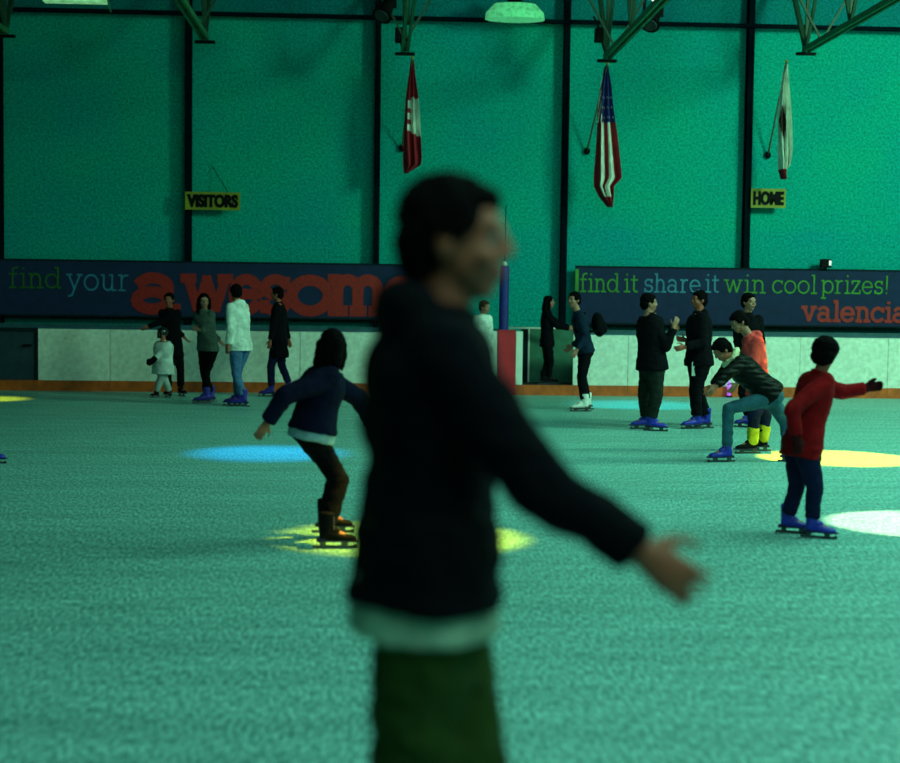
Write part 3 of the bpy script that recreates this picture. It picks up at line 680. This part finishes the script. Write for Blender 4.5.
            if style == 'hooded':
                el_(h, hq(-.03, 0, .03), (.115, .105, .115)); h.chain([hq(-.05, 0, -.03), nb - tf * .03 * k], [.1 * hk, .10 * k])
                link('hood', remesh(h, org, vox * .8, 3, .005, 12), coat, body, smooth=True); style = 'done'
            if style != 'done': link('hair', remesh(h, org, min(vox * .8, .008), 2, .006, 26, 3), mat('hair_' + '%.3f_%.3f' % (hcol[0], hcol[1]), hcol, .95, vary=.4, vs=60, bump=.3, bs=120, spec=.06), body, smooth=True)
    return dict(body=body, org=org, k=k, hk=hk, hc=hc, hf=hf, hl=hl, hu=hu, nb=nb, pv=pv, sh=sh, el=el, wr=wr, kn=kn, ank=ank, spn=spn, sp=sp, left=left, fw=fw, tl=tl, tf=tf, hq=hq)

def fab(n, rgb, rough=.95, **k): return mat(n, rgb, rough, spec=.12, vary=k.pop('vary', .3), vs=k.pop('vs', 9), bump=k.pop('bump', .25), bs=k.pop('bs', 70), **k)
BLK = fab('cloth_black', (.0018, .002, .0045)); NAVY = fab('cloth_navy', (.003, .004, .022)); CHAR = fab('cloth_charcoal', (.01, .012, .018)); JEAN = fab('denim_blue', (.06, .14, .30)); DJEAN = fab('denim_dark', (.006, .010, .045))
SK_BLUE = (mat('skate_blue', (.015, .02, .42), .35), mat('sole_dark', (.008, .008, .05), .5)); SK_PUR = (mat('skate_indigo', (.03, .015, .28), .4), MATS['sole_dark'])
SK_BLK = (mat('skate_black', (.004, .004, .005), .7, spec=.08), MATS['sole_dark']); SK_WHT = (mat('skate_white', (.8, .82, .8), .4), mat('sole_brown', (.06, .03, .02), .5))

#PEOPLE
# 1 large foreground skater
a = person('person in a black jacket gliding past close to the camera, arm stretched out', 1.76, 0, (455, 240), (426, 542), ((418, 560, .06), (640, 552, -.06)),
    ((560, 1230, 0, 0), (395, 1150, 0, 0)), fab('jacket_black', (.0015, .0013, .004), .95, bump=.35), fab('trousers_olive', (.032, .055, .012)), SK_BLUE, hair=('short', (.003, .0025, .003)), Y=2.72,
    look=(-12, 2), neck=(434, 326), skin='dark', hood=True, vox=.007, hem=-.26, hs=.97, sleeve=.97, elbows=((405, 470, .0), (530, 476, -.05)), fat=.98, twist=-8, sw=.92, knees=((482, 850, .0), (408, 850, .0)))
t = MB(); f = a; dn = (f['spn'] * .6 + V((0, 0, 1)) * .4).normalized()
t.loft([(f['pv'] + dn * f['sp'].length * z, f['left'] * (.180 + g), f['fw'] * (.138 + g)) for z, g in ((-.12, 0), (-.40, .008))], 30)
link('shirt_hem', remesh(t, f['org'], .007, 3, .006, 14), fab('shirt_grey', (.40, .48, .38)), f['body'], smooth=True)
# 2 running girl with long hair
g_ = person('person with long dark hair in a navy jacket, skating fast with arms swung wide', 1.58, 15, (333, 346), (312, 430), ((372, 425, .1), (264, 425, -.15)),
    ((334, 548, 0, 0), (332, 537, 0, 0, .03)), NAVY, BLK, SK_BLK, hair=('loose', (.003, .0022, .003)), neck=(326, 370), hem=-.02, vox=.010, look=(70, 10),
    knees=((340, 480, 0), (336, 478, .05)), elbows=((358, 398, .1), (283, 397, -.15)), sw=1.15, cg=.045, fat=1.1)
t = MB(); dn = (g_['spn'] * .6 + V((0, 0, 1)) * .4).normalized()
t.loft([(g_['pv'] + dn * g_['sp'].length * z, g_['left'] * .19, g_['fw'] * .16) for z in (.0, -.17)], 26)
link('shirt_hem', remesh(t, g_['org'], .009, 3, .006, 14), fab('shirt_paleblue', (.30, .42, .50)), g_['body'], smooth=True)
# 3 person behind the hockey child
person('person all in black behind the small hockey child, one arm held out', 1.66, -100, (169, 300), (172, 345), ((146, 328, -.1), (187, 340, 0)),
    ((182, 396, -60, 0), (168, 396.5, -100, 0)), BLK, BLK, SK_BLK, skin='dark', hem=-.35, elbows=(None, None))
# 4 hockey child
h = person('small child in white hockey jersey with dark helmet and gloves', 1.12, -120, (162.5, 334), (163, 367), ((149, 364, -.12), (178, 366, -.05)),
    ((155, 397.5, -130, 0), (170, 397.5, -80, 0)), fab('jersey_white', (.62, .68, .68)), fab('hockey_pants_grey', (.40, .46, .46)), SK_BLK, hair=('helmet', (0, 0, 0)), hs=1.22, fat=1.4, hem=-.3, gloves=(BLK, .025), cg=.055, legfat=1.3, sw=1.1)
# 5 woman in grey jacket
person('woman with long hair in a grey-green jacket and black leggings beside the white hoodie', 1.68, -120, (204, 301), (208, 347), ((199, 330, -.12), (221, 342, -.1)),
    ((203, 403.5, 190, 0), (208, 402, 200, 0)), fab('jacket_greygreen', (.07, .10, .09)), BLK, SK_PUR, hair=('long', (.003, .0022, .0022)), look=(-75, 0), hem=-.12, hood=True, skin='pale')
# 6 white hoodie
person('person in a white hooded top and blue jeans seen from behind', 1.76, 140, (236, 293), (240, 345), ((228, 345, -.02), (246, 346, .02)),
    ((240, 406.5, 175, 0), (234, 405.5, 185, 0)), fab('hoodie_white', (.72, .78, .74), bump=.4), JEAN, SK_PUR, hair=('short', (.003, .0022, .0022)), look=(110, 10), hem=-.14, hood=True, cg=.03, fat=1.05)
# 7 walking in long coat
person('person in a long black coat striding left near the boards', 1.68, 170, (277, 294), (279, 342), ((270, 342, -.05), (290, 345, .05)),
    ((268, 396.5, 180, 0), (289, 396, 180, 22, .05)), BLK, DJEAN, SK_PUR, skin='dark', hem=-.42, fat=1.05)
# 8 mostly hidden skater
person('person in black mostly hidden behind the foreground skater, only an arm and shoulder showing', 1.68, 80, (404, 297), (403, 348), ((424, 352, -.05), (383, 353, -.05)),
    ((411, 403, -70, 0), (398, 403, -100, 0)), BLK, DJEAN, SK_PUR, hem=-.15, cg=.026)
# 9 child in white sweater
person('child with short brown hair in a loose white sweater beside the red panel', 1.50, -60, (484.5, 307), (481, 352), ((491, 350, -.04), (469, 350, .0)),
    ((483, 401, -60, 0), (475, 402, -90, 0)), fab('sweater_white', (.70, .78, .76), bump=.5, bs=30), BLK, SK_BLK, hair=('short', (.05, .022, .012)), look=(-35, 5), cg=.045, hem=-.2, skin='pale', hs=1.05, Y=24.35)
# 10 woman in the gate opening
person('woman with long dark hair in black standing in the gate opening', 1.56, 0, (549, 302), (547, 342), ((570, 327, .0), (570, 329, .0)),
    ((546, 384, -10, 0, .0), (551, 385, 0, 0, .0)), BLK, BLK, SK_BLK, hair=('long', (.003, .0022, .0022)), hem=-.15, skin='pale', Y=25.36, extra={'gate': 1, 'org_z': .17})
# 11 skater with white skates
m_ = person('person in a dark blue jacket and white skates with a black backpack', 1.74, 178, (574, 300), (585, 350), ((577, 350, -.12), (572, 346, .05)),
    ((581, 411.5, 182, 0), (584, 409.5, 182, 0)), fab('jacket_darkblue', (.006, .018, .045)), BLK, SK_WHT, hair=('short', (.003, .0022, .0022)), neck=(579, 314), hem=-.08, skin='pale', look=(-140, 0))
p = MB(); c = m_['nb'] * .62 + m_['pv'] * .38 - m_['tf'] * .26; p.ball(c, m_['tf'] * .10, m_['tl'] * .14, m_['spn'] * .19); p.ball(c - m_['tf'] * .07 - m_['spn'] * .05, m_['tf'] * .06, m_['tl'] * .10, m_['spn'] * .10)
for s in (-1, 1): p.chain([m_['nb'] + m_['tl'] * s * .10 - m_['tf'] * .08, m_['nb'] + m_['tl'] * s * .11 + m_['tf'] * .09 - m_['spn'] * .08, m_['nb'] + m_['tl'] * s * .13 + m_['tf'] * .10 - m_['spn'] * .25, c + m_['tl'] * s * .12 - m_['spn'] * .1], [.018] * 4)
solid_bp = link('backpack', remesh(p, m_['org'], .010, 3, .004, 15), BLK, None, m_['org'], smooth=True); tag(solid_bp, 'small black backpack worn by the skater in white skates', 'backpack')
# 12 dark jacket, raised hand
person('person in a black jacket raising one hand to the face, facing right, blue skates', 1.74, 5, (649, 303), (652, 364), ((672, 334, .06), (674, 327, -.02)),
    ((642, 429, 190, 0), (655, 431, -20, 0)), BLK, fab('trousers_grey', (.012, .017, .016)), SK_BLUE, hair=('short', (.003, .0022, .0022)), hem=-.12, fat=1.30, cg=.036, elbows=((664, 345, .0), (666, 347, -.03)), skin='pale', neck=(650, 316), legfat=1.22)
# 13 hooded person facing left
_m = person('tall person in black with hands held out in front, facing left, blue skates', 1.76, 185, (699, 300), (699, 360), ((685, 347, -.1), (685, 340, .05)),
    ((693, 429, 190, 0), (702, 428, 175, 0)), BLK, BLK, SK_BLUE, hair=('short', (.003, .0022, .002)), skin='dark', hood=True, look=(200, 0), hem=-.12, cg=.036, fat=1.15, legfat=1.2, neck=(699, 315), elbows=((703, 343, -.05), (703, 343, .1)))
c = W(694, 369, _m['pv'].y - .17); t = MB(); t.box(c, (.028, .006, .09))
link('pocket_patch', t.mesh('pocket_patch', _m['org']), fab('patch_white', (.6, .65, .6)), _m['body'])['label'] = 'white patch on the trouser pocket'
# 14 person behind the pink jacket
person('dark haired person in black half hidden behind the pink jacket', 1.70, -100, (749, 302), (751, 362), ((762, 366, -.05), (741, 366, -.05)),
    ((757, 428, 170, 0), (745, 427, 190, 0)), BLK, BLK, SK_BLUE, hair=('short', (.003, .0022, .0022)), hem=-.15, look=(-60, 0), skin='pale')
# 15 pink jacket
_r = person('person in a coral pink jacket looking down, with yellow socks and black skates', 1.66, -170, (739, 322), (759, 392), ((737, 384, .0), (757, 385, -.05)),
    ((748, 453.5, 190, 0), (758, 451, 180, 0)), fab('jacket_coral', (.85, .07, .07)), DJEAN, SK_BLK, hair=('short', (.003, .0022, .0022)), look=(-170, 30), neck=(752, 338), hem=-.05, hood=True, knees=((754, 416, -.05), (766, 415, .05)), skin='pale')
pk = _r; t = None
for i in (0, 1):
    t = MB(); t.chain([pk['kn'][i].lerp(pk['ank'][i], .52), pk['kn'][i].lerp(pk['ank'][i], .92)], [.070, .064])
    link('sock', remesh(t, pk['org'], .009, 2, .004, 14), fab('sock_yellow', (.55, .48, .03)), pk['body'], smooth=True)
# 16 bending person
q = person('person in a shiny black quilted jacket and teal jeans bending forward to the left', 1.66, 182, (722, 350), (770, 394), ((716, 386, -.1), (713, 386, .12)),
    ((722, 462, 188, 0), (792, 462, -20, 0)), mat('quilted_black', (.003, .0035, .004), .5, vary=.3, bump=.5, bs=5.5, spec=.12, wave='Z'), fab('jeans_teal', (.035, .11, .17)), SK_BLUE, hair=('short', (.003, .0022, .0022)),
    look=(190, 42), neck=(733, 360), hem=-.06, elbows=((727, 374, -.05), (724, 372, .05)), knees=((728, 409, -.05), (786, 424, .05)), cg=.035, fat=1.05, legfat=.95)
t = MB(); t.chain([q['nb'] + q['tl'] * .10 + q['spn'] * .02, q['nb'] + q['tf'] * .09 + q['spn'] * .03, q['nb'] - q['tl'] * .10 + q['spn'] * .02, q['nb'] - q['tf'] * .10 + q['spn'] * .04, q['nb'] + q['tl'] * .10 + q['spn'] * .02], [.034] * 5)
link('fur_collar', remesh(t, q['org'], .008, 2, .008, 40), fab('fur_cream', (.65, .62, .40)), q['body'], smooth=True)
# 17 red child
person('child in a red jacket with round dark hair, one arm stretched right, blue skates', 1.40, 12, (825, 354), (802, 446), ((866, 388, .0), (796, 438, -.12)),
    ((793, 533, -25, 0), (818, 538, -25, 0)), fab('jacket_red', (.28, .004, .007)), DJEAN, SK_BLUE, hair=('bowl', (.003, .002, .0022)), look=(55, 5), neck=(818, 376), hem=-.16, hs=1.12, cg=.045,
    elbows=((843, 392, .0), (792, 410, -.1)), skin='dark', gloves=(fab('glove_maroon', (.05, .005, .008)), .006), legfat=1.1)
# 18 skater leaving the left edge
person('person at the left edge of the photo of whom only one blue skate shows', 1.66, 180, (-30, 300), (-30, 370), ((-42, 372, 0), (-22, 372, 0)),
    ((-10, 463.5, 0, 0), (-26, 460, 0, 0)), NAVY, DJEAN, SK_BLUE)
# violet glow stick standing against the kick plate
a = V((W(729, 393, 24.9).x, 24.9, 0)); p = MB(); p.chain([a + V((0, 0, .012)), a + V((0, .0, .25))], [.03, .03]); 
r = thing('glow_lamp', a, 'small violet glowing lamp standing at the foot of the boards', 'lamp'); part(r, 'glowing_tube', p, mat('violet_glow', (.5, .1, .9), .5, emit=1.0, vary=.1), smooth=True)
p = MB(); p.seg(a, .06, a + V((0, 0, .03)), .055); part(r, 'base', p, M_black)
